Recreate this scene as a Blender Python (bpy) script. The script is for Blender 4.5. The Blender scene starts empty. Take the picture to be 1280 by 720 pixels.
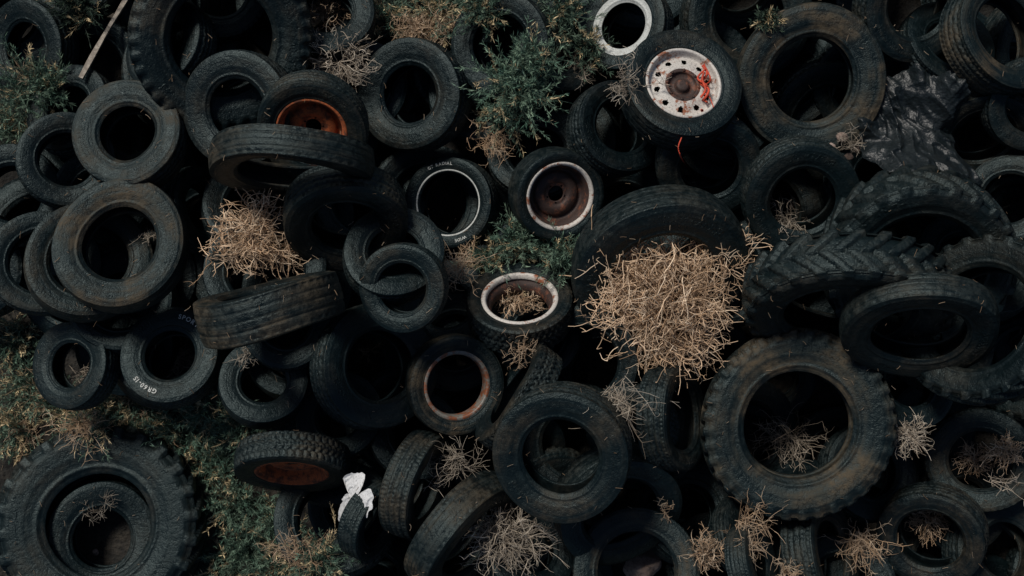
import bpy, math, random
import numpy as np
from mathutils import Matrix, Vector, noise as mnoise

rng = np.random.default_rng(11)
random.seed(11)
scene = bpy.context.scene
S = 0.0055          # metres per map unit
ZREF = 0.6
LENS = 40.0
CZ = ZREF + 1280*S*LENS/36.0

def mapxy(px, py, z):
    k = (CZ - z)/(CZ - ZREF)
    return (px-640)*S*k, (360-py)*S*k, k

# ------------------------------------------------------------------ materials
def newmat(name):
    m = bpy.data.materials.new(name); m.use_nodes = True
    nt = m.node_tree; b = nt.nodes['Principled BSDF']
    return m, nt, b
def N(nt, t, **kw):
    n = nt.nodes.new(t)
    for k, v in kw.items():
        if k in n.inputs.keys(): n.inputs[k].default_value = v
        else: setattr(n, k, v)
    return n
def math_n(nt, op, a, b=None, c=None, clamp=False):
    n = nt.nodes.new('ShaderNodeMath'); n.operation = op; n.use_clamp = clamp
    for i, v in enumerate((a, b, c)):
        if v is None: continue
        if isinstance(v, (int, float)): n.inputs[i].default_value = v
        else: nt.links.new(v, n.inputs[i])
    return n.outputs[0]
def mix(nt, f, a, b):
    n = nt.nodes.new('ShaderNodeMix'); n.data_type = 'RGBA'
    for s, v in ((n.inputs[0], f), (n.inputs[6], a), (n.inputs[7], b)):
        if isinstance(v, (int, float)): s.default_value = v
        elif isinstance(v, tuple): s.default_value = (*v, 1)
        else: nt.links.new(v, s)
    return n.outputs[2]
def ramp(nt, src, p0, p1):
    n = nt.nodes.new('ShaderNodeMapRange'); n.clamp = True
    n.interpolation_type = 'SMOOTHSTEP'
    nt.links.new(src, n.inputs[0]); n.inputs[1].default_value = p0; n.inputs[2].default_value = p1
    return n.outputs[0]
def noise(nt, scale, detail=4, vec=None, rough=0.6):
    n = N(nt, 'ShaderNodeTexNoise', Scale=scale, Detail=detail, Roughness=rough)
    if vec is not None: nt.links.new(vec, n.inputs['Vector'])
    return n.outputs[0]

def rubber_material():
    m, nt, b = newmat('weathered_rubber')
    geo = N(nt, 'ShaderNodeNewGeometry')
    uvn = N(nt, 'ShaderNodeUVMap'); sep = N(nt, 'ShaderNodeSeparateXYZ')
    nt.links.new(uvn.outputs[0], sep.inputs[0])
    u, v = sep.outputs[0], sep.outputs[1]
    oi = N(nt, 'ShaderNodeObjectInfo')
    sc = N(nt, 'ShaderNodeSeparateColor'); nt.links.new(oi.outputs['Color'], sc.inputs[0])
    pos = geo.outputs['Position']
    big = noise(nt, 3.2, 2, pos); med = noise(nt, 19, 3, pos, .75); fine = noise(nt, 150, 1, pos, .7)
    base = mix(nt, oi.outputs['Random'], (0.0014, 0.0042, 0.0056), (0.0032, 0.0076, 0.0092))
    base = mix(nt, ramp(nt, med, .50, .80), base, (0.010, 0.018, 0.020))
    # worn, greyed running surface
    tread = math_n(nt, 'LESS_THAN', v, 1.0)
    base = mix(nt, math_n(nt, 'MULTIPLY', tread, ramp(nt, med, .38, .64)), base, (0.014, 0.0195, 0.0200))
    comb = N(nt, 'ShaderNodeCombineXYZ')
    nt.links.new(math_n(nt, 'MULTIPLY', u, 3.5), comb.inputs[0]); nt.links.new(math_n(nt, 'MULTIPLY', v, 10.0), comb.inputs[1])
    nt.links.new(math_n(nt, 'MULTIPLY', oi.outputs['Random'], 40.0), comb.inputs[2])
    streak = noise(nt, 1.0, 2, comb.outputs[0], .6)
    dustf = ramp(nt, math_n(nt, 'ADD', math_n(nt, 'MULTIPLY', streak, .5), math_n(nt, 'MULTIPLY', big, .5)), .38, .63)
    dustf = math_n(nt, 'MULTIPLY', dustf, sc.outputs[0])
    dustf = math_n(nt, 'MULTIPLY', dustf, math_n(nt, 'MULTIPLY_ADD', ramp(nt, med, .32, .68), .65, .30), clamp=True)
    dustc = mix(nt, ramp(nt, big, .4, .64), (0.034, 0.034, 0.027), (0.088, 0.064, 0.038))
    col = mix(nt, dustf, base, dustc)
    gf = math_n(nt, 'MULTIPLY', ramp(nt, fine, .70, .78), ramp(nt, big, .45, .65))
    col = mix(nt, gf, col, (.11, .10, .085))
    nt.links.new(col, b.inputs['Base Color'])
    rough = math_n(nt, 'MULTIPLY_ADD', med, .42, .24)
    nt.links.new(math_n(nt, 'ADD', rough, math_n(nt, 'MULTIPLY', dustf, .35), clamp=True), b.inputs['Roughness'])
    b.inputs['Specular IOR Level'].default_value = 0.27
    b.inputs['Specular Tint'].default_value = (.78, .98, 1.0, 1)
    c2 = N(nt, 'ShaderNodeCombineXYZ')
    nt.links.new(math_n(nt, 'MULTIPLY', u, 150.0), c2.inputs[0]); nt.links.new(math_n(nt, 'MULTIPLY', v, 16.0), c2.inputs[1])
    lt = ramp(nt, noise(nt, 1.0, 0, c2.outputs[0]), .50, .56)
    fr = math_n(nt, 'FRACT', v)
    band = math_n(nt, 'MULTIPLY', math_n(nt, 'GREATER_THAN', fr, .34), math_n(nt, 'LESS_THAN', fr, .46))
    gate = ramp(nt, math_n(nt, 'SINE', math_n(nt, 'MULTIPLY', u, 18.85)), .0, .05)
    side = math_n(nt, 'MULTIPLY', math_n(nt, 'GREATER_THAN', v, 1.0), math_n(nt, 'LESS_THAN', v, 3.0))
    lett = math_n(nt, 'MULTIPLY', math_n(nt, 'MULTIPLY', lt, band), math_n(nt, 'MULTIPLY', gate, side))
    ribs = math_n(nt, 'MULTIPLY', math_n(nt, 'SINE', math_n(nt, 'MULTIPLY', fr, 60.0)), .08)
    hgt = math_n(nt, 'ADD', math_n(nt, 'ADD', lett, math_n(nt, 'MULTIPLY', fine, .8)), math_n(nt, 'ADD', math_n(nt, 'MULTIPLY', ribs, side), math_n(nt, 'MULTIPLY', med, 2.6)))
    bp = N(nt, 'ShaderNodeBump', Strength=.8, Distance=.004); nt.links.new(hgt, bp.inputs['Height'])
    nt.links.new(bp.outputs[0], b.inputs['Normal'])
    return m

def patchy(name, c1, c2, scale=12, lo=.4, hi=.6, rough=.7, bump=.3, metal=0.0, dist=.004):
    m, nt, b = newmat(name)
    geo = N(nt, 'ShaderNodeNewGeometry'); pos = geo.outputs['Position']
    n1 = noise(nt, scale, 3, pos, .7)
    col = mix(nt, ramp(nt, n1, lo, hi), c1, c2)
    col = mix(nt, ramp(nt, noise(nt, scale*6, 2, pos), .45, .8), col, tuple(x*.45 for x in c1))
    nt.links.new(col, b.inputs['Base Color']); b.inputs['Roughness'].default_value = rough
    b.inputs['Metallic'].default_value = metal
    bp = N(nt, 'ShaderNodeBump', Strength=bump, Distance=dist); nt.links.new(noise(nt, scale*4, 3, pos), bp.inputs['Height'])
    nt.links.new(bp.outputs[0], b.inputs['Normal'])
    return m

RUB = rubber_material()
WHITE = patchy('chalky_white_rubber', (.48, .50, .48), (.26, .26, .24), 20, .5, .75)
WRIM = patchy('white_painted_steel', (.52, .49, .45), (.24, .08, .035), 13, .53, .64, .55)
RUST = patchy('orange_rust', (.37, .090, .024), (.085, .028, .013), 20, .42, .64, .85, .6)
DRUST = patchy('dark_rust', (.036, .020, .016), (.15, .052, .026), 16, .48, .68, .7, .5)
GREY = patchy('grey_steel', (.17, .16, .14), (.19, .062, .025), 14, .45, .56, .5, .4)
WOOD = patchy('grey_wood', (.34, .30, .25), (.20, .17, .14), 20, .4, .6, .85)
ROCKM = patchy('beige_stone', (.20, .145, .12), (.27, .21, .18), 8, .4, .6, .9, .8)
CLOTH = patchy('white_plastic_scrap', (.60, .61, .62), (.40, .39, .37), 12, .5, .8, .6)
BAG = patchy('black_plastic', (.004, .008, .010), (.010, .015, .017), 9, .4, .7, .46, .9, 0, .010)
REDS = patchy('red_twine', (.60, .065, .025), (.45, .05, .02), 30, .4, .6, .7)
DIRT = patchy('dark_soil', (.010, .010, .009), (.040, .034, .026), 5.0, .38, .66, .95, .9, 0, .04)

def vcol_mat(name, rough=.85):
    m, nt, b = newmat(name)
    a = N(nt, 'ShaderNodeAttribute'); a.attribute_name = 'Col'
    nt.links.new(a.outputs['Color'], b.inputs['Base Color'])
    b.inputs['Roughness'].default_value = rough
    b.inputs['Specular IOR Level'].default_value = .15
    return m
DRY = vcol_mat('dry_straw'); LEAF = vcol_mat('weed_leaf')

# ------------------------------------------------------------------ mesh helper
class MB:
    def __init__(s): s.v=[]; s.f=[]; s.m=[]; s.uv=[]; s.n=0; s.mats=[]; s.c=[]
    def mi(s, mat):
        if mat not in s.mats: s.mats.append(mat)
        return s.mats.index(mat)
    def add(s, v, f, mat, uv=None, col=None):
        v = np.asarray(v, float).reshape(-1, 3); f = np.asarray(f, np.int64)
        s.v.append(v); s.f.append(f + s.n); s.n += len(v)
        m = s.mi(mat) if not isinstance(mat, np.ndarray) else mat
        s.m.append(np.full(len(f), m) if np.isscalar(m) else m)
        s.uv.append(uv if uv is not None else np.zeros((len(f), f.shape[1], 2)))
        s.c.append(col if col is not None else np.ones((len(v), 3)))
    def build(s, name, smooth=True, color=False):
        me = bpy.data.meshes.new(name)
        V = np.concatenate(s.v)
        li = np.concatenate([f.ravel() for f in s.f]); tot = np.concatenate([np.full(len(f), f.shape[1]) for f in s.f])
        me.vertices.add(len(V)); me.vertices.foreach_set('co', V.ravel().astype(np.float32))
        me.loops.add(len(li)); me.loops.foreach_set('vertex_index', li.astype(np.int32))
        me.polygons.add(len(tot)); st = np.concatenate([[0], np.cumsum(tot)[:-1]])
        me.polygons.foreach_set('loop_start', st.astype(np.int32))
        me.polygons.foreach_set('material_index', np.concatenate(s.m).astype(np.int32))
        me.polygons.foreach_set('use_smooth', np.full(len(tot), smooth))
        for m in s.mats: me.materials.append(m)
        me.update(calc_edges=True)
        uvl = me.uv_layers.new(name='UVMap')
        uvl.data.foreach_set('uv', np.concatenate([u.reshape(-1, 2) for u in s.uv]).ravel().astype(np.float32))
        if color:
            ca = me.color_attributes.new('Col', 'FLOAT_COLOR', 'POINT')
            C = np.concatenate(s.c); C = np.concatenate([C, np.ones((len(C), 1))], 1)
            ca.data.foreach_set('color', C.ravel().astype(np.float32))
        me.validate()
        return me

def add_obj(me, name, mat=None):
    o = bpy.data.objects.new(name, me); scene.collection.objects.link(o)
    if mat is not None: o.matrix_world = mat
    return o

def catmull(P, sub):
    P = np.array(P, float); out = []
    Q = np.vstack([2*P[0]-P[1], P, 2*P[-1]-P[-2]])
    for i in range(1, len(Q)-2):
        for t in np.arange(sub)/sub:
            a, b, c, d = Q[i-1], Q[i], Q[i+1], Q[i+2]
            out.append(.5*((2*b)+(c-a)*t+(2*a-5*b+4*c-d)*t*t+(3*b-a-3*c+d)*t**3))
    out.append(P[-1]); return np.array(out)

def side_ctrl(hr, W):
    h = 1-hr
    return [(.978, .84*W), (1-.07*h, .925*W), (1-.16*h, .965*W), (1-.36*h, 1.0*W), (1-.6*h, .95*W), (1-.8*h, .85*W), (1-.93*h, .76*W), (hr, .66*W), (hr+.01, .54*W)]

SEG = 288
def revolve(mb, prof, vpar, mat, seg=SEG, disp=None, closed=False):
    k = len(prof)
    a = np.arange(seg)/seg*2*np.pi
    P = np.repeat(prof[None], seg, 0).copy()
    if disp is not None:
        T = np.gradient(prof, axis=0); T /= np.linalg.norm(T, axis=1)[:, None]+1e-9
        nrm = np.stack([T[:, 1], -T[:, 0]], 1)
        P -= nrm[None]*disp[..., None]
    V = np.stack([P[..., 0]*np.cos(a)[:, None], P[..., 0]*np.sin(a)[:, None], P[..., 1]], -1)
    i, j = np.meshgrid(np.arange(seg), np.arange(k if closed else k-1), indexing='ij')
    i2 = (i+1) % seg; j2 = (j+1) % k
    F = np.stack([i*k+j, i2*k+j, i2*k+j2, i*k+j2], -1).reshape(-1, 4)
    uu = i/seg; u2 = (i+1)/seg; v1 = vpar[j]; v2 = vpar[j2]
    UV = np.stack([np.stack([uu, v1], -1), np.stack([u2, v1], -1), np.stack([u2, v2], -1), np.stack([uu, v2], -1)], 2).reshape(-1, 4, 2)
    if isinstance(mat, np.ndarray): mat = mat[j.ravel()]
    mb.add(V.reshape(-1, 3), F, mat, UV)

def tread_disp(kind, prof, vpar, nt):
    a = (np.arange(SEG)/SEG)[:, None]; k = len(prof)
    D = np.zeros((SEG, k)); t = np.full(k, 9.0)
    t[:nt] = vpar[:nt]*2-1
    t = t[None]; tr = (np.abs(t) <= 1)
    fr = lambda x: x-np.floor(x)
    if kind == 'rib':
        zz = .05*np.abs(fr(a*36)-.5)*2
        for c in (-.66, -.24, .24, .66): D = np.maximum(D, .030*(np.abs(t+zz*np.sign(c)-c) < .075))
        D = np.maximum(D, .018*((np.abs(t) > .72) & (fr(a*72) < .3)))
        D = np.maximum(D, .011*((fr(a*72+t*.7) < .26)))
    elif kind == 'block':
        for c in (-.45, 0, .45): D = np.maximum(D, .036*(np.abs(t+.08*np.sign(fr(a*48)-.5)-c) < .085))
        D = np.maximum(D, .036*(fr(a*48+.5*(np.floor(t*2.2+9) % 2)+.15*t) < .30))
    elif kind == 'slick':
        for c in (-.5, 0, .5): D = np.maximum(D, .012*(np.abs(t-c) < .05))
        D = np.maximum(D, .008*((np.abs(t) > .80) & (fr(a*48) < .35)))
    elif kind == 'lug':
        n = 24
        left = fr(a*n+.85*np.abs(t)) < .52; right = fr(a*n+.5+.85*np.abs(t)) < .52
        m = np.where(t > .05, left, np.where(t < -.05, right, left & right))
        D = .072*m
    elif kind == 'bar':
        n = 36
        m = (fr(a*n+.25*t) < .42) & (np.abs(t) > .18)
        D = .045*m; D = np.maximum(D, .03*(np.abs(t) < .06))
    D = D*tr
    if kind in ('lug', 'bar', 'block'):
        n, ph, dep = {'lug': (24, .85, .060), 'bar': (36, .25, .04), 'block': (48, .15, .016)}[kind]
        h = 1-prof[:, 0].min()
        for sgn in (1, -1):
            ids = np.where((vpar > (1 if sgn > 0 else 2)) & (vpar < (2 if sgn > 0 else 3)))[0]
            fall = np.clip(1-(1-prof[ids, 0])/(.30*h if kind != 'block' else .18*h), 0, 1)
            off = 0 if sgn > 0 else (.5 if kind == 'lug' else 0)
            if kind == 'bar' and sgn < 0: ph2 = -ph
            else: ph2 = ph
            D[:, ids] = dep*(fr(a*n+off+ph2) < (.52 if kind == 'lug' else .42))*np.sqrt(fall)[None]
    return D

def tyre_parts(mb, kind, hr, wr, white=None):
    W = wr/2; h = 1-hr; nt = 30
    t = np.linspace(-1, 1, nt)
    tread = np.stack([1-.022*t**2, t*.84*W], 1)
    up = catmull(side_ctrl(hr, W), 5)[1:]
    for rc, am, wd in ((1-.22*h, .022, .012), (1-.86*h, .035, .02), (1-.60*h, .014, .012)):
        up[:, 1] += am*h*np.exp(-((up[:, 0]-rc)/wd)**2)
    lin = catmull([(hr+.01, .54*W), (1-.80*h, .64*W), (1-.5*h, .84*W), (1-.27*h, .80*W), (1-.15*h, .55*W), (1-.125*h, 0)], 3)[1:]
    lin = np.vstack([lin, (lin[:-1]*[1, -1])[::-1]])
    lo = (up*[1, -1])[::-1]
    prof = np.vstack([tread, up, lin, lo])
    vpar = np.concatenate([(t+1)/2*.98, np.linspace(1.02, 1.98, len(up)), np.linspace(3.02, 3.98, len(lin)), np.linspace(2.02, 2.98, len(lo))[::-1]])
    D = tread_disp(kind, prof, vpar, nt)
    mats = np.full(len(prof), mb.mi(RUB))
    if white is not None:
        wi = mb.mi(WHITE)
        for (f0, f1) in white:
            rr = (prof[:, 0]-hr)/h
            mats[(rr >= f0) & (rr < f1) & (vpar > 1) & (vpar < 2)] = wi
    revolve(mb, prof, vpar, mats, disp=D, closed=True)
    return up

def rim_parts(mb, kind, hr, W):
    r = hr
    if kind in ('rust', 'whitering'):
        lip = WRIM if kind == 'whitering' else RUST; disc = DRUST if kind == 'whitering' else RUST
        p = [(r*1.06, .72*W), (r*1.07, .82*W), (r*1.02, .86*W), (r*.98, .80*W), (r*.95, .66*W), (r*.92, .60*W)] if kind == 'rust' else \
            [(r*1.05, .74*W), (r*1.08, .86*W), (r*1.03, .90*W), (r*.98, .84*W), (r*.95, .70*W)]
        pr = catmull(p, 3); revolve(mb, pr, np.linspace(4, 5, len(pr)), lip, 96)
        p = [p[-1], (r*.88, .35*W), (r*.84, -.05*W), (r*.74, -.12*W), (r*.66, .05*W), (r*.5, .16*W), (r*.40, .12*W), (r*.34, .02*W), (r*.25, .0), (r*.24, -.1*W)]
        pr = catmull(p, 4); polar_holes(mb, pr, disc, 96, [(r*.29, r*.03, 5)])
    elif kind == 'open':
        p = [(r*1.08, .72*W), (r*1.10, .86*W), (r*1.03, .92*W), (r*.97, .84*W), (r*.94, .6*W), (r*.97, .5*W), (r*.84, .2*W), (r*.82, -.3*W), (r*.96, -.6*W), (r*1.05, -.8*W)]
        pr = catmull(p, 3)
        ids = np.full(len(pr), mb.mi(WRIM)); ids[12:] = mb.mi(DRUST)
        revolve(mb, pr, np.linspace(4, 5, len(pr)), ids, 96)
    elif kind == 'ring':
        p = [(r*1.06, .72*W), (r*1.07, .80*W), (r*1.0, .86*W), (r*.95, .80*W), (r*.93, .6*W), (r*.92, .3*W), (r*.93, -.2*W), (r*1.0, -.6*W)]
        pr = catmull(p, 3); revolve(mb, pr, np.linspace(4, 5, len(pr)), GREY, 96)
    elif kind == 'truck':
        p = [(r*1.05, .66*W), (r*1.07, .80*W), (r*1.03, .86*W), (r*.98, .80*W), (r*.95, .55*W), (r*.90, .42*W), (r*.76, .46*W), (r*.60, .58*W), (r*.50, .60*W)]
        pr = catmull(p, 6); polar_holes(mb, pr, WRIM, 144, [(r*.74, r*.080, 10)])
        p = [(r*.50, .60*W), (r*.44, .62*W), (r*.40, .58*W), (r*.38, .45*W), (r*.30, .36*W), (r*.22, .40*W), (r*.17, .60*W), (r*.10, .66*W), (r*.005, .66*W)]
        pr = catmull(p, 5); polar_holes(mb, pr, DRUST, 144, [])
        for q in range(8):
            an = q/8*2*math.pi
            pr = np.array([(.0002, .05), (.035, .05), (.045, .03), (.045, 0)])*r+[0, .60*W]
            m2 = MB(); m2.mats = mb.mats; revolve(m2, pr, np.linspace(4, 5, 4), DRUST, 6)
            mb.add(m2.v[0]+np.array([r*.45*math.cos(an), r*.45*math.sin(an), 0]), m2.f[0], DRUST)

def polar_holes(mb, pr, mat, seg, holes):
    k = len(pr); a = np.arange(seg)/seg*2*np.pi
    V = np.stack([pr[None, :, 0]*np.cos(a)[:, None], pr[None, :, 0]*np.sin(a)[:, None], np.repeat(pr[None, :, 1], seg, 0)], -1).reshape(-1, 3)
    i, j = np.meshgrid(np.arange(seg), np.arange(k-1), indexing='ij'); i2 = (i+1) % seg
    F = np.stack([i*k+j, i2*k+j, i2*k+j+1, i*k+j+1], -1).reshape(-1, 4)
    c = V[F].mean(1); keep = np.ones(len(F), bool)
    for (rc, rad, n) in holes:
        for q in range(n):
            an = (q+.5)/n*2*math.pi
            keep &= np.hypot(c[:, 0]-rc*math.cos(an), c[:, 1]-rc*math.sin(an)) > rad
    mb.add(V, F[keep], mat)

_lett = {}
def letter_mesh(ch):
    if ch not in _lett:
        cu = bpy.data.curves.new('glyph', 'FONT'); cu.body = ch; cu.size = 1; cu.resolution_u = 3; cu.offset = .02
        o = bpy.data.objects.new('glyph', cu); scene.collection.objects.link(o)
        bpy.context.view_layer.update()
        dg = bpy.context.evaluated_depsgraph_get(); me = o.evaluated_get(dg).to_mesh()
        V = np.array([v.co[:] for v in me.vertices]).reshape(-1, 3)
        me.calc_loop_triangles(); F = np.array([t.vertices[:] for t in me.loop_triangles]).reshape(-1, 3)
        bpy.data.objects.remove(o); _lett[ch] = (V, F)
    return _lett[ch]
def letters(mb, text, up, rc, size, a0):
    adv = 0
    o = np.argsort(up[:, 0]); R_, Z_ = up[o, 0], up[o, 1]
    for ch in text:
        if ch == ' ': adv += size*.5; continue
        V, F = letter_mesh(ch); wd = (V[:, 0].max())*size
        x = V[:, 0]*size+adv; y = V[:, 1]*size
        r = rc-size*.35+y; an = a0-x/rc
        z = np.interp(r, R_, Z_)+.014
        mb.add(np.stack([r*np.cos(an), r*np.sin(an), z], 1), F, WHITE)
        adv += wd+size*.14

cache = {}
def tyre_mesh(kind, hr, wr, rim=None, white=None, text=None):
    plain = not (rim or text or white)
    var = random.randrange(3) if plain else 0
    key = (kind, round(hr*20)/20, round(wr*10)/10, rim, white, text, var)
    if key in cache: return cache[key]
    mb = MB(); up = tyre_parts(mb, kind, key[1], key[2], white)
    if plain:      # old casings are never quite round or flat
        V = mb.v[0]; a = np.arctan2(V[:, 1], V[:, 0]); p = [random.uniform(0, 6.28) for _ in range(4)]
        f = 1+.014*np.sin(2*a+p[0])+.008*np.sin(3*a+p[1])
        V[:, 0] *= f; V[:, 1] *= f
        V[:, 2] += .018*np.sin(2*a+p[2])+.012*np.sin(3*a+p[3])
        V[:, 2] *= 1+.07*np.sin(a+p[1])*np.clip((1-np.hypot(V[:, 0], V[:, 1]))*3, 0, 1)
    if rim: rim_parts(mb, rim, key[1], key[2]/2)
    if text:
        h = 1-key[1]
        for (tx, a0) in text: letters(mb, tx, up, key[1]+.56*h, .26*h, math.radians(a0))
    me = mb.build('tire_mesh'); 
    V = mb.v[0].reshape(SEG, -1, 3)[::2].reshape(-1, 3)
    cache[key] = (me, V); return cache[key]

# ------------------------------------------------------------------ height field used to rest things on the pile
X0, Y0, CELL = -7.5, -5.5, .03
GX, GY = int(15/CELL), int(11/CELL)
def ground_h(x, y):
    return 0.06*np.sin(x*1.3+1)*np.cos(y*1.1)+.03*np.sin(x*3.1+y*2.3)
gx = X0+(np.arange(GX)+.5)*CELL; gy = Y0+(np.arange(GY)+.5)*CELL
HM = ground_h(*np.meshgrid(gx, gy, indexing='ij'))
def cell(x, y): return np.clip(((x-X0)/CELL).astype(int), 0, GX-1), np.clip(((y-Y0)/CELL).astype(int), 0, GY-1)

def place_tyre(px, py, R, th, phi, kind='rib', hr=.55, wr=.58, dust=.3, rim=None, white=None, text=None, sink=22, spin=None):
    me, V = tyre_mesh(kind, hr, wr, rim, white, text)
    rs = rng.uniform(0, 360); ov = rng.uniform(-.025, .025)
    spin = rs if text is None else 0
    rot = Matrix.Rotation(math.radians(phi), 3, 'Z') @ Matrix.Rotation(math.radians(th), 3, 'Y') @ Matrix.Rotation(math.radians(spin-phi), 3, 'Z')
    Rn = np.array(rot); z = ZREF
    oval = 1+ov
    for it in range(3):
        x, y, k = mapxy(px, py, z); sc = R*S*k
        P = (V*[sc*oval, sc/oval, sc]) @ Rn.T
        cx, cy = cell(P[:, 0]+x, P[:, 1]+y); idx = cx*GY+cy
        lowz = np.full(GX*GY, 1e9); np.minimum.at(lowz, idx, P[:, 2])
        u = np.unique(idx); gap = HM.ravel()[u]-lowz[u]
        z = np.percentile(gap, 100-sink)
    x, y, k = mapxy(px, py, z)
    hm = HM.ravel(); np.maximum.at(hm, idx, P[:, 2]+z)
    M = Matrix.Translation((x, y, z)) @ rot.to_4x4() @ Matrix.Diagonal((sc*oval, sc/oval, sc, 1))
    o = add_obj(me, 'tire', M); o.color = (dust, 0, 0, 1)
    return z

# ------------------------------------------------------------------ base layer of buried tyres
def is_weedy(px, py):
    if px < 330 and 470 < py < 800: return True
    if px < 60 and 380 < py < 620: return True
    if 235 < px < 420 and 590 < py < 800: return True
    if -100 < px < 70 and 60 < py < 210: return True
    if 460 < px < 560 and py < 45: return True
    if 600 < px < 690 and 40 < py < 200: return True
    return False
pts = []
for iy in range(-3, 11):
    for ix in range(-4, 17):
        px = ix*105+rng.uniform(-30, 30)+(iy % 2)*50-20; py = iy*92+rng.uniform(-28, 28)-10
        if is_weedy(px, py): continue
        pts.append((px, py))
for (px, py) in pts:
    place_tyre(px, py, rng.uniform(56, 78), rng.uniform(0, 30), rng.uniform(0, 360), rng.choice(['rib', 'slick', 'block']), rng.choice([.5, .55, .6]), .6, rng.uniform(0, .3), sink=35)
for q in range(70):
    px = rng.uniform(-330, 1610); py = rng.uniform(-280, 1000)
    if -75 < px < 1355 and -75 < py < 800: continue
    place_tyre(px, py, rng.uniform(56, 82), rng.uniform(0, 55), rng.uniform(0, 360), rng.choice(['rib', 'slick', 'block']), rng.choice([.5, .55, .6]), .6, rng.uniform(0, .6))

T = place_tyre
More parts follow.
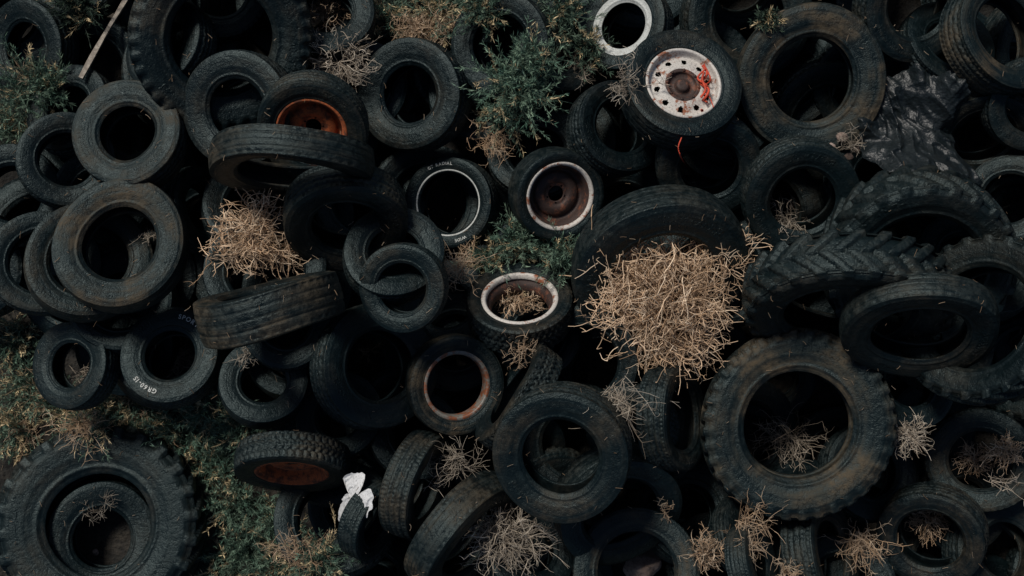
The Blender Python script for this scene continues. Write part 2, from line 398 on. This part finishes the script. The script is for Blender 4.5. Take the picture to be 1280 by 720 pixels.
# ------------------------------------------------------------------ catalogue of tyres, lowest first
L = [
 (20,245,62,12,40,'rib',.55,.58,.1),(40,60,60,20,200,'rib',.5,.6,.1),(215,60,60,30,150,'rib',.5,.6,.1),(450,110,60,15,30,'rib',.55,.6,.05),
 (600,120,66,15,100,'rib',.5,.6,.1),(672,195,62,20,110,'rib',.55,.6,.2),(560,385,60,20,100,'rib',.5,.6,.05),(370,440,62,18,80,'slick',.55,.6,.15),
 (330,480,56,25,70,'slick',.5,.6,.1),(360,405,58,10,70,'rib',.5,.6,.1),(425,520,55,12,70,'rib',.5,.6,.05),(520,545,58,16,70,'rib',.5,.6,.05),
 (735,450,72,24,190,'rib',.6,.55,.15),(790,535,58,30,190,'block',.5,.6,.1),(860,640,66,22,60,'rib',.5,.6,.1),(770,630,80,30,-60,'slick',.6,.55,.1),
 (1085,590,62,18,60,'rib',.5,.6,.1),(1130,480,60,18,60,'rib',.5,.6,.05),(1180,60,60,25,60,'rib',.5,.6,.05),(1090,230,60,15,40,'rib',.5,.6,.05),
 (945,670,60,40,50,'rib',.5,.6,.1),(905,150,58,20,70,'rib',.5,.6,.05),(1200,330,66,18,60,'rib',.5,.6,.05),(660,690,60,35,60,'rib',.5,.6,.1),
 (1250,690,70,20,60,'rib',.5,.6,.3),(470,720,50,50,80,'block',.5,.6,.2),(700,60,58,15,0,'rib',.5,.6,.1),(1262,250,55,28,160,'rib',.55,.6,.2),
 (410,20,60,18,70,'rib',.5,.6,.1),(640,-20,60,18,70,'rib',.5,.6,.1),(420,650,76,25,80,'rib',.6,.55,.15),
 (1225,165,62,42,-95,'rib',.6,.5,.35),(1290,130,60,15,-95,'rib',.6,.6,.2),
 (278,48,113,20,-50,'bar',.55,.55,.35),(92,140,58,22,130,'rib',.5,.6,.2,None,None,(('RADIAL',170),)),(84,202,60,20,20,'rib',.55,.55,.15),
 (630,58,66,18,190,'rib',.55,.55,.1),
 (303,138,74,14,-160,'rib',.5,.55,.2),(518,120,71,20,185,'rib',.5,.6,.2),
 (392,158,69,33,-88,'rib',.58,.55,.35,'rust'),
 (246,262,54,62,10,'rib',.55,.6,.25),(320,262,66,28,60,'rib',.55,.6,.1),(335,342,76,18,80,'rib',.6,.55,.15),
 (366,204,96,79,-91,'slick',.65,.45,.4),(165,171,71,14,110,'rib',.52,.6,.6),
 (432,272,77,50,-80,'rib',.55,.62,.4),
 (155,378,66,15,80,'slick',.55,.55,.1),(56,330,67,22,30,'rib',.6,.5,.25),(112,328,76,26,40,'slick',.6,.5,.35),(153,308,82,14,60,'slick',.54,.6,.85),
 (338,385,94,84,103,'slick',.6,.55,.7),
 (565,254,58,18,185,'rib',.65,.62,.15,None,((.12,.22),),(('GT RADIAL',120),('WIDE',300))),(695,242,58,24,-45,'slick',.70,.66,.2,'whitering'),
 (492,320,63,24,70,'rib',.52,.6,.15),(505,359,56,10,-150,'rib',.55,.6,.3),
 (468,458,80,34,15,'rib',.55,.55,.12),
 (650,385,67,48,92,'block',.66,.65,.35,'open'),(568,480,62,16,-10,'slick',.64,.6,.9,'ring'),
 (648,497,72,80,146,'block',.6,.5,.35,None,None,None,35),
 (703,565,87,16,-130,'rib',.55,.55,.35),
 (96,457,56,20,160,'rib',.5,.6,.15),(216,447,62,18,90,'rib',.52,.6,.15,None,None,(('GR60-15',258),('SPORT 60',80))),
 (366,578,71,62,-90,'block',.6,.5,.5,'rust'),
 (463,650,50,66,-20,'rib',.55,.6,.1),(522,606,67,70,-12,'rib',.6,.6,.5),(582,668,86,62,-35,'slick',.62,.5,.5),
 (840,522,67,58,5,'rib',.6,.6,.3),
 (795,712,78,16,110,'rib',.6,.5,.5),
 (825,335,109,34,-85,'slick',.55,.5,.15),(885,205,66,30,-90,'rib',.55,.55,.2),(770,162,62,28,20,'rib',.55,.55,.1),
 (784,36,58,30,165,'rib',.50,.62,.2,None,((.02,.36),)),(932,22,80,14,-60,'rib',.55,.6,.3),(850,113,76,22,72,'slick',.62,.6,.2,'truck'),
 (1140,5,72,22,-60,'rib',.55,.6,.3),(1248,45,74,20,20,'rib',.62,.55,.85),
 (1000,245,74,26,-90,'rib',.55,.55,.12),(1012,100,93,12,-120,'slick',.54,.5,.85),
 (1145,325,118,28,-100,'lug',.58,.55,.12),(1232,400,108,52,165,'lug',.6,.5,.15),(1285,455,70,52,170,'lug',.6,.5,.15),
 (1058,375,125,60,-96,'lug',.62,.5,.3),(1147,408,93,54,-100,'slick',.6,.4,.3),
 (1165,668,66,34,-150,'rib',.6,.55,.35),(1225,575,66,20,160,'block',.55,.6,.45),(1025,695,72,55,15,'rib',.6,.55,.5),(940,705,50,60,20,'rib',.5,.6,.2),
 (995,530,119,9,165,'bar',.56,.5,.95),
 (130,672,70,12,30,'rib',.5,.6,.1),
 (130,655,126,10,70,'lug',.48,.5,.2,None,None,None,40),
]
for t in L:
    if len(t) == 13: T(*t[:12], sink=t[12])
    else: T(*t)

# ------------------------------------------------------------------ camera
cam = bpy.data.cameras.new('camera'); co = bpy.data.objects.new('camera', cam); scene.collection.objects.link(co)
co.location = (0, 0, CZ); cam.lens = LENS; cam.sensor_width = 36; cam.clip_end = 500; scene.camera = co

# ------------------------------------------------------------------ ground
gm = MB(); n = 260
q = np.linspace(-1, 1, n); q = np.sign(q)*(np.abs(q)**2.2)*90
X, Y = np.meshgrid(q, q, indexing='ij'); Z = ground_h(X, Y)
Z += np.where(np.hypot(X, Y) > 9, .25*np.sin(X*.13)*np.cos(Y*.17), 0)
i, j = np.meshgrid(np.arange(n-1), np.arange(n-1), indexing='ij')
gm.add(np.stack([X, Y, Z], -1), np.stack([i*n+j, (i+1)*n+j, (i+1)*n+j+1, i*n+j+1], -1).reshape(-1, 4), DIRT)
add_obj(gm.build('ground'), 'ground')

# ------------------------------------------------------------------ plants
def tubes(mb, P, rad, col, mat, sides=3):
    n, k, _ = P.shape
    Tn = np.gradient(P, axis=1); Tn /= np.linalg.norm(Tn, axis=2, keepdims=True)+1e-9
    ref = rng.normal(size=(n, 1, 3)); A = np.cross(Tn, ref); A /= np.linalg.norm(A, axis=2, keepdims=True)+1e-9
    B = np.cross(Tn, A); an = np.arange(sides)/sides*2*np.pi
    V = P[:, :, None]+rad[:, :, None, None]*(np.cos(an)[None, None, :, None]*A[:, :, None]+np.sin(an)[None, None, :, None]*B[:, :, None])
    a, b, c = np.meshgrid(np.arange(n), np.arange(k-1), np.arange(sides), indexing='ij'); c2 = (c+1) % sides
    F = np.stack([(a*k+b)*sides+c, (a*k+b)*sides+c2, (a*k+b+1)*sides+c2, (a*k+b+1)*sides+c], -1).reshape(-1, 4)
    C = np.repeat(col[:, None], k*sides, 1).reshape(-1, 3)
    mb.add(V.reshape(-1, 3), F, mat, None, C)

def strands(n, start, d, length, k=8, curl=.25, jit=.12):
    P = np.zeros((n, k, 3)); P[:, 0] = start
    d = d/(np.linalg.norm(d, axis=1, keepdims=True)+1e-9)
    ax = rng.normal(size=(n, 3)); ax /= np.linalg.norm(ax, axis=1, keepdims=True)
    cu = rng.normal(size=(n, 1))*curl
    for s in range(1, k):
        d = d+np.cross(ax, d)*cu+rng.normal(size=(n, 3))*jit
        d /= np.linalg.norm(d, axis=1, keepdims=True)
        P[:, s] = P[:, s-1]+d*(length/(k-1))[:, None]
    return P

def rest_height(px, py, r, pct=50, z0=.6):
    x, y, k = mapxy(px, py, z0)
    ii, jj = cell(np.array([x-r, x+r]), np.array([y-r, y+r]))
    return float(np.percentile(HM[ii[0]:ii[1]+1, jj[0]:jj[1]+1], pct))

STRAW = np.array([[.74, .54, .37], [.64, .44, .28], [.80, .63, .46], [.36, .24, .15]])
GREYST = np.array([[.42, .36, .29], [.33, .28, .22], [.52, .46, .38], [.22, .18, .14]])
def tumbleweed(px, py, rx, ry, n, pal=STRAW, rad=.0034, pct=55, hz=.6, curl=.32, name='tumbleweed', L0=.10, L1=.24, extra=(), rmin=.15):
    rxm, rym = rx*S, ry*S; z = rest_height(px, py, min(rxm, rym)*.8, pct)
    zc = z+min(rxm, rym)*hz*.75
    x, y, k = mapxy(px, py, zc); mb = MB()
    for (ox, oy, ax_, ay_, nn) in ((0, 0, rx, ry, n),)+tuple(extra):
        ext = np.array([ax_*S, ay_*S, min(ax_, ay_)*S*hz*1.1]); c0 = np.array([ox*S, -oy*S, 0])
        u = rng.normal(size=(nn, 3)); u /= np.linalg.norm(u, axis=1, keepdims=True)
        lump = 1+.22*np.sin(u[:, 0]*5+px)+.18*np.sin(u[:, 1]*7+py)+.12*np.sin(u[:, 2]*9+u[:, 0]*6)
        rr = rng.uniform(rmin, .92, nn)**.6*lump*.85
        st = u*rr[:, None]*ext+c0
        sc = min(1, min(rxm, rym)/.22)
        P = strands(nn, st, u*.9+rng.normal(size=(nn, 3))*.7, rng.uniform(L0, L1, nn)*max(sc, .5), 8, curl, .16)
        r0 = rng.uniform(.7, 1.25, nn)*rad
        R_ = r0[:, None]*np.linspace(1, .5, 8)[None]
        # interior shade painted into the strand colour, darker towards the centre
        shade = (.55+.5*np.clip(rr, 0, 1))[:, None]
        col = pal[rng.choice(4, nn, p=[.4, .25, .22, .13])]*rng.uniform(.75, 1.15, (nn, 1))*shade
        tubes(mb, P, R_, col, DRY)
        m = int(nn*1.3); pick = rng.integers(0, nn, m); kk = rng.integers(3, 8, m)
        P2 = strands(m, P[pick, kk], rng.normal(size=(m, 3))+u[pick]*.9, rng.uniform(.03, .09, m)*max(sc, .6), 5, .4, .2)
        tubes(mb, P2, (r0[pick]*.75)[:, None]*np.linspace(1, .5, 5)[None], col[pick]*1.08, DRY)
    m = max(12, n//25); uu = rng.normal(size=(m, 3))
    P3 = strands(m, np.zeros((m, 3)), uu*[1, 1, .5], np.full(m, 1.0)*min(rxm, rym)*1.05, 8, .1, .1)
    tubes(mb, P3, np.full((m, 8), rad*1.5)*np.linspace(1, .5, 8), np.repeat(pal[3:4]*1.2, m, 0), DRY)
    V = np.concatenate(mb.v); lo = V[:, 2].min()
    return add_obj(mb.build(name, True, True), name, Matrix.Translation((x, y, max(z-.02-lo*.45, z))))

def shrub(px, py, r, n=70, green=1.0, h=.5, pct=50, dry=.15, name='green_weed'):
    rm = r*S; z = rest_height(px, py, rm*.6, pct); x, y, k = mapxy(px, py, z+rm*h)
    mb = MB()
    ang = rng.uniform(0, 2*np.pi, n); el = rng.uniform(.15, 1.4, n)
    d = np.stack([np.cos(ang)*np.cos(el), np.sin(ang)*np.cos(el), np.sin(el)*.9+.15], 1)
    base = np.concatenate([rng.normal(size=(n, 2))*rm*.22, np.zeros((n, 1))], 1)
    ln = rng.uniform(.6, 1.25, n)*rm*(1.15+.25*np.sin(ang*3+px))
    P = strands(n, base, d, ln, 8, .09, .09)
    isdry = rng.uniform(size=n) < dry
    g1 = np.array([.042, .086, .062]); g2 = np.array([.135, .192, .138]); y1 = np.array([.50, .40, .24])
    cg = g1+(g2-g1)*rng.uniform(size=(n, 1)); cg = cg*green
    col = np.where(isdry[:, None], y1*rng.uniform(.7, 1.1, (n, 1)), cg)
    tubes(mb, P, np.full((n, 8), .0026)*np.linspace(1, .4, 8), col*.8+.02, LEAF)
    per = 40; m = n*per; pick = np.repeat(np.arange(n), per); t = rng.uniform(1.2, 6.99, m); a = t.astype(int); f = (t-a)[:, None]
    s = P[pick, a]*(1-f)+P[pick, np.minimum(a+1, 7)]*f
    td = P[pick, np.minimum(a+1, 7)]-P[pick, a]; td /= np.linalg.norm(td, axis=1, keepdims=True)+1e-9
    ld = td*.9+rng.normal(size=(m, 3))*.5; ld /= np.linalg.norm(ld, axis=1, keepdims=True)
    ll = rng.uniform(.020, .055, m)[:, None]; wv = np.cross(ld, rng.normal(size=(m, 3))); wv /= np.linalg.norm(wv, axis=1, keepdims=True)
    wv = wv*rng.uniform(.0015, .0032, m)[:, None]
    V = np.stack([s, s+ld*ll*.45+wv, s+ld*ll, s+ld*ll*.45-wv], 1).reshape(-1, 3)
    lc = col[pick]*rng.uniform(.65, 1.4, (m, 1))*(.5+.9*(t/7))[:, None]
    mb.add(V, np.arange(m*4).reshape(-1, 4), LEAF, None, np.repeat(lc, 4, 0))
    add_obj(mb.build(name, False, True), name, Matrix.Translation((x, y, z-.02)))

def sprig(px, py, r, n, pal=STRAW, pct=60, rad=.0026, ang0=None, spread=math.pi, name='dry_brush'):
    rm = r*S; z = rest_height(px, py, rm*.6, pct); x, y, k = mapxy(px, py, z+.08); mb = MB()
    a0 = rng.uniform(0, 6.28) if ang0 is None else math.radians(ang0)
    ang = a0+rng.uniform(-spread, spread, n); el = rng.uniform(.05, 1.2, n)
    d = np.stack([np.cos(ang)*np.cos(el), np.sin(ang)*np.cos(el), np.sin(el)], 1)
    P = strands(n, rng.normal(size=(n, 3))*[rm*.12, rm*.12, .01], d, rng.uniform(.5, 1.2, n)*rm*1.1, 8, .12, .16)
    col = pal[rng.choice(4, n, p=[.4, .25, .25, .1])]*rng.uniform(.8, 1.1, (n, 1))
    tubes(mb, P, np.full((n, 8), rad)*np.linspace(1, .5, 8), col, DRY)
    m = n*7; pick = rng.integers(0, n, m); kk = rng.integers(2, 8, m)
    P2 = strands(m, P[pick, kk], d[pick]*.5+rng.normal(size=(m, 3))*.7, rng.uniform(.03, .11, m)*min(1.2, rm/.2), 5, .3, .2)
    tubes(mb, P2, np.full((m, 5), rad*.75)*np.linspace(1, .5, 5), col[pick], DRY)
    V = np.concatenate(mb.v)
    add_obj(mb.build(name, True, True), name, Matrix.Translation((x, y, z+.0-min(0, np.percentile(V[:, 2], 8)))))

for (px, py, r, g, dry) in [(22,115,50,1,.15),(10,160,45,1,.2),(55,105,34,.9,.1),(95,5,40,.3,.1),
    (485,18,40,.9,.35),(548,14,42,1,.4),(600,10,34,.8,.2),(700,14,46,.9,.15),(735,60,24,.6,.2),
    (645,98,50,1.3,.12),(668,75,38,1.1,.1),(628,140,36,1,.3),(650,120,40,1.2,.1),
    (655,300,42,1.1,.1),(705,322,34,1,.1),(615,325,32,.9,.25),(680,315,28,.9,.1),
    (14,425,42,1,.25),(30,480,44,1.1,.3),(12,535,44,1.1,.25),(75,515,40,1,.4),(130,517,40,1,.3),(175,515,36,1,.25),
    (230,540,54,1.3,.2),(190,545,34,1,.25),(258,515,36,1.1,.2),(280,570,42,1.1,.1),(255,590,36,1,.1),(120,540,34,1,.3),
    (290,630,48,1.1,.08),(335,655,48,1.1,.05),(300,690,46,.9,.05),(355,700,46,1,.3),(400,710,38,.9,.3),(275,715,36,.8,.05),(300,535,34,.9,.15),(965,25,14,.4,.2)]:
    shrub(px, py, r, int(36+r*1.5), g, dry=dry)
for q in range(26):
    px = rng.uniform(-350, 1650); py = rng.choice([rng.uniform(-260, -60), rng.uniform(790, 960)])
    shrub(px, py, rng.uniform(35, 60), 60, .9, dry=.3)

tumbleweed(836, 374, 80, 62, 1000, pct=72, hz=.60, rad=.0042, L0=.12, L1=.32, curl=.38, rmin=.3, extra=((66,-48,30,26,170),(-58,-42,32,26,180),(6,52,50,30,260),(-30,10,60,44,150)))
tumbleweed(314, 294, 36, 32, 300, pct=62, rad=.0036, L1=.30, rmin=.25, extra=((-28,26,22,14,60),(8,-30,20,16,50),(30,22,22,14,60)))
sprig(352, 308, 40, 12, pct=70, ang0=-25, spread=.4)
tumbleweed(651, 375, 30, 19, 200, pct=35, rad=.0026)
tumbleweed(222, 447, 28, 20, 130, GREYST*1.15, pct=45, rad=.0024)
tumbleweed(425, 78, 36, 32, 300, GREYST*1.2, pct=50, rad=.0026)
tumbleweed(520, 36, 36, 20, 240, STRAW*.8, pct=50, rad=.0026)
tumbleweed(405, 14, 36, 22, 200, STRAW*.75, pct=50, rad=.0026)
tumbleweed(632, 672, 48, 36, 360, GREYST*1.2, pct=60, rad=.0028, L1=.28)
tumbleweed(1218, 575, 20, 18, 110, STRAW*.9, pct=70, rad=.0028)
tumbleweed(1258, 565, 24, 16, 120, STRAW*1.0, pct=70, rad=.0028)
tumbleweed(1137, 545, 24, 22, 160, GREYST*1.4, pct=95, rad=.0024)
tumbleweed(1163, 650, 24, 26, 160, STRAW*.8, pct=60, rad=.0026)
tumbleweed(882, 690, 22, 24, 120, STRAW*.75, pct=50, rad=.0026)
for (px, py, r, n, pal, pct, a0, sp) in [(770,490,52,30,GREYST,60,-70,1.3),(985,548,46,40,GREYST*1.0,60,100,3.14),(792,110,36,26,GREYST,60,150,2),
    (990,278,34,24,GREYST*.9,60,90,3.14),(930,655,44,34,STRAW*.65,60,-20,2),(1080,672,42,36,STRAW*.7,60,-90,1.4),(575,345,40,34,STRAW*.65,50,100,1.2),
    (575,585,44,28,GREYST*.8,60,100,2.5),(176,290,20,9,GREYST,30,-20,1),(95,470,34,16,GREYST*.9,40,-60,2),(648,440,26,16,STRAW*.55,60,180,3.14),
    (617,165,34,30,STRAW*.75,60,-100,.8),(205,560,40,22,STRAW*.85,60,-60,1),(100,530,40,40,STRAW*.75,60,60,3.14),(55,490,36,26,STRAW*.75,50,60,3.14),
    (165,520,40,24,STRAW*.55,60,60,3.14),(370,700,40,30,STRAW*.65,60,60,2),(1062,180,26,16,GREYST*.8,60,60,2),(310,440,24,12,GREYST*.7,60,60,3.14),
    (460,440,20,9,STRAW*.5,50,0,3.14),(25,540,36,26,STRAW*.55,60,60,3.14),(560,30,40,30,STRAW*.65,60,60,3.14),(725,75,30,20,GREYST*.7,60,60,3.14),
    (828,635,16,9,STRAW*.55,70,0,1.5),(985,715,24,20,STRAW*.65,60,0,3),(30,95,26,14,STRAW*.55,60,0,3),(1240,600,34,5,GREYST*1.4,80,-15,.3),
    (125,640,30,12,GREYST*.5,30,0,3.14)]:
    sprig(px, py, r, n, pal, pct, ang0=a0, spread=sp)

# ------------------------------------------------------------------ small objects
def top_at(px, py, r=.05, pct=90): return rest_height(px, py, r, pct)
def crumple(name, px, py, rx, ry, hz, mat, seed, amp=.35, pct=60, ang=0, sub=5, fq=1.6, oct_=4, facet=0):
    import bmesh
    bm = bmesh.new(); bmesh.ops.create_icosphere(bm, subdivisions=sub, radius=1)
    rr = random.Random(int(seed*10))
    planes = []
    for _ in range(facet):
        d = Vector((rr.gauss(0, 1), rr.gauss(0, 1), rr.gauss(0, 1))).normalized(); planes.append((d, rr.uniform(.70, .92)))
    for v in bm.verts:
        c = v.co.copy(); s = Vector((seed, seed*.7, 3))
        for d, dist in planes:       # cleaved faces of a stone
            e = v.co.dot(d)-dist
            if e > 0: v.co = v.co-d*e*.85
        v.co = v.co*(1+amp*mnoise.noise(c*fq+s)+amp*.25*mnoise.noise(c*fq*3+s)+amp*.08*mnoise.noise(c*fq*9+s))
        v.co.x *= rx*S; v.co.y *= ry*S; v.co.z *= hz
    me = bpy.data.meshes.new(name); bm.to_mesh(me); bm.free(); me.materials.append(mat)
    for p in me.polygons: p.use_smooth = True
    z = top_at(px, py, min(rx, ry)*S*.7, pct); x, y, k = mapxy(px, py, z)
    return add_obj(me, name, Matrix.Translation((x, y, z+hz*.3)) @ Matrix.Rotation(math.radians(ang), 4, 'Z'))
def blur(A, r):
    B = A.copy()
    for ax in (0, 1):
        B = sum(np.roll(B, s, ax) for s in range(-r, r+1))/(2*r+1)
    return B
HB = blur(blur(HM, 5), 5)
def bil(A, x, y):
    fx = (x-X0)/CELL-.5; fy = (y-Y0)/CELL-.5; i = int(fx); j = int(fy); fx -= i; fy -= j
    return A[i, j]*(1-fx)*(1-fy)+A[i+1, j]*fx*(1-fy)+A[i, j+1]*(1-fx)*fy+A[i+1, j+1]*fx*fy
def sheet(name, poly, mat, seed, fold=.04, freq=9, fdir=0, lift=.05, res=200, droop=.0):
    """crumpled sheet draped over what lies beneath; poly = outline in map units"""
    P = np.array(poly, float); c = P.mean(0)
    rel = P-c; pa = np.arctan2(rel[:, 1], rel[:, 0]); o = np.argsort(pa); pa = pa[o]; pr = np.hypot(rel[o, 0], rel[o, 1])
    th = np.linspace(-np.pi, np.pi, res, endpoint=False)
    rad = np.interp(th, np.concatenate([pa-2*np.pi, pa, pa+2*np.pi]), np.tile(pr, 3))
    nr = res//2; V = []
    ca, sa = math.cos(fdir), math.sin(fdir)
    def crease(v):          # sharp crests, flat flanks
        return 1-min(abs(mnoise.noise(v))*2.2, 1.0)
    for i in range(nr+1):
        f = i/nr
        for k in range(res):
            e = 1+.12*mnoise.noise(Vector((math.cos(th[k])*4, math.sin(th[k])*4, seed)))+.05*mnoise.noise(Vector((math.cos(th[k])*14, math.sin(th[k])*14, seed)))
            r = rad[k]*f*e
            mx, my = c[0]+r*math.cos(th[k]), c[1]+r*math.sin(th[k])
            X = (mx-640)*S*.97; Y = (360-my)*S*.97
            a = X*ca+Y*sa; b = -X*sa+Y*ca
            w1 = mnoise.noise(Vector((a*2.5, b*2.5, seed+5)))*.7
            n0 = mnoise.noise(Vector((a*freq*.3, b*freq*.3, seed+1)))
            n1 = crease(Vector((a*freq*.30+w1*.5, b*freq*.8+w1, seed)))
            n2 = crease(Vector((a*freq*.8+w1, b*freq*1.7+w1*1.2, seed+9)))
            n3 = crease(Vector((a*freq*2.2+w1*2, b*freq*3.4+w1, seed+3)))
            z = float(bil(HB, X, Y))+lift+fold*(n0*1.0+n1*.9+n2*.5+n3*.2)-droop*f**4
            V.append((X, Y, z))
    F = [(i*res+k, (i+1)*res+k, (i+1)*res+(k+1) % res, i*res+(k+1) % res) for i in range(nr) for k in range(res)]
    mb = MB(); mb.add(V, F, mat); add_obj(mb.build(name), name)
sheet('black_plastic_sheet', [(1092,108),(1125,88),(1160,96),(1188,108),(1186,160),(1200,190),(1218,228),(1190,242),(1150,224),(1110,230),(1082,207),(1066,160)], BAG, 3.1, .085, 4.5, -1.0, .12, droop=.15, res=260)
sheet('white_plastic_scrap', [(432,592),(462,588),(470,600),(452,612),(456,640),(440,658),(424,650),(430,625),(440,612)], CLOTH, 2.1, .022, 16, .8, .14, 90)
crumple('stone', 801, 704, 25, 19, .14, ROCKM, 7.0, .10, 90, 20, facet=11)
for (a, b, r) in [(1052,172,8),(1070,186,7),(1082,172,6),(1060,196,6),(105,706,8),(120,690,5),(1040,183,5)]:
    crumple('stone', a, b, r, r*.8, r*S*.6, ROCKM, a*.1, .15, 60, a, 3, facet=8)

z1 = top_at(100, 98, .06, 90)+.03; z2 = top_at(158, 2, .06, 90)+.05
x1, y1, _ = mapxy(101, 98, z1); x2, y2, _ = mapxy(170, -24, z2)
mb = MB(); k = 14; p = np.linspace(0, 1, k)[:, None]
c = np.array([x1, y1, z1])*(1-p)+np.array([x2, y2, z2])*p; c[:, 2] += .01*np.sin(p[:, 0]*5)
d = c[-1]-c[0]; d /= np.linalg.norm(d); sd = np.cross(d, [0, 0, 1]); sd /= np.linalg.norm(sd); upv = np.cross(sd, d)
wv = (.015+.003*np.sin(p*9))
V = np.stack([c+sd*wv+upv*.010, c-sd*wv+upv*.010, c-sd*wv-upv*.010, c+sd*wv-upv*.010], 1)
a, b = np.meshgrid(np.arange(k-1), np.arange(4), indexing='ij'); b2 = (b+1) % 4
mb.add(V.reshape(-1, 3), np.stack([a*4+b, a*4+b2, (a+1)*4+b2, (a+1)*4+b], -1).reshape(-1, 4), WOOD)
mb.add(V[0], [[3, 2, 1, 0]], WOOD); mb.add(V[-1], [[0, 1, 2, 3]], WOOD)
add_obj(mb.build('wooden_plank', False), 'wooden_plank')

mb = MB()
def twine(pts, rad=.0035):
    P = []
    for (a, b, dz) in pts:
        z = top_at(a, b, .03, 80)+dz; x, y, _ = mapxy(a, b, z); P.append((x, y, z))
    P = catmull(P, 5)[None]; tubes(mb, P, np.full(P.shape[:2], rad), np.ones((1, 3)), REDS, 5)
twine([(878,82,.03),(884,92,.04),(876,104,.02),(886,112,.04),(880,124,.02),(868,132,.03),(878,138,.02)], .009)
twine([(882,86,.05),(872,98,.03),(884,108,.05),(872,118,.03),(884,128,.03)], .007)
twine([(880,80,.03),(888,100,.05),(874,110,.03),(866,122,.04),(858,138,.03)], .005)
twine([(862,112,.02),(874,108,.04),(886,120,.03),(892,134,.02)])
twine([(880,90,.06),(878,100,.06),(882,112,.06),(876,122,.05)], .008)
twine([(852,172,.03),(848,184,.03),(851,196,.03),(858,208,.03)], .0045)
add_obj(mb.build('red_twine'), 'red_twine')

mb = MB(); n = 900
px = rng.uniform(-50, 1330, n); py = rng.uniform(-40, 760, n)
X = (px-640)*S; Y = (360-py)*S; ci, cj = cell(X, Y); Z = HM[ci, cj]+.006
a = rng.uniform(0, 6.28, n); P = strands(n, np.stack([X, Y, Z], 1), np.stack([np.cos(a), np.sin(a), rng.uniform(-.1, .1, n)], 1), rng.uniform(.01, .05, n), 4, .2, .1)
tubes(mb, P, np.full((n, 4), .0015), STRAW[rng.integers(0, 4, n)]*.38, DRY)
add_obj(mb.build('straw_litter', True, True), 'straw_litter')

# ------------------------------------------------------------------ light
w = bpy.data.worlds.new('World'); scene.world = w; w.use_nodes = True; nt = w.node_tree
sky = nt.nodes.new('ShaderNodeTexSky'); sky.sky_type = 'NISHITA'; sky.sun_disc = False
EL, AZ = 48, -35
sky.sun_elevation = math.radians(EL); sky.sun_rotation = math.radians(AZ)
bg = nt.nodes['Background']; nt.links.new(sky.outputs[0], bg.inputs[0]); bg.inputs[1].default_value = .05
sd = bpy.data.lights.new('sun', 'SUN'); sd.energy = 3.3; sd.angle = math.radians(14); sd.color = (1, .94, .86)
so = bpy.data.objects.new('sun', sd); scene.collection.objects.link(so)
dv = Vector((math.sin(math.radians(AZ))*math.cos(math.radians(EL)), math.cos(math.radians(AZ))*math.cos(math.radians(EL)), math.sin(math.radians(EL))))
so.rotation_euler = dv.to_track_quat('Z', 'Y').to_euler(); so.location = dv*20
scene.view_settings.view_transform = 'Standard'; scene.view_settings.look = 'None'; scene.view_settings.exposure = 0
print('max pile height', HM.max(), 'faces', sum(len(o.data.polygons) for o in scene.objects if o.type == 'MESH'))
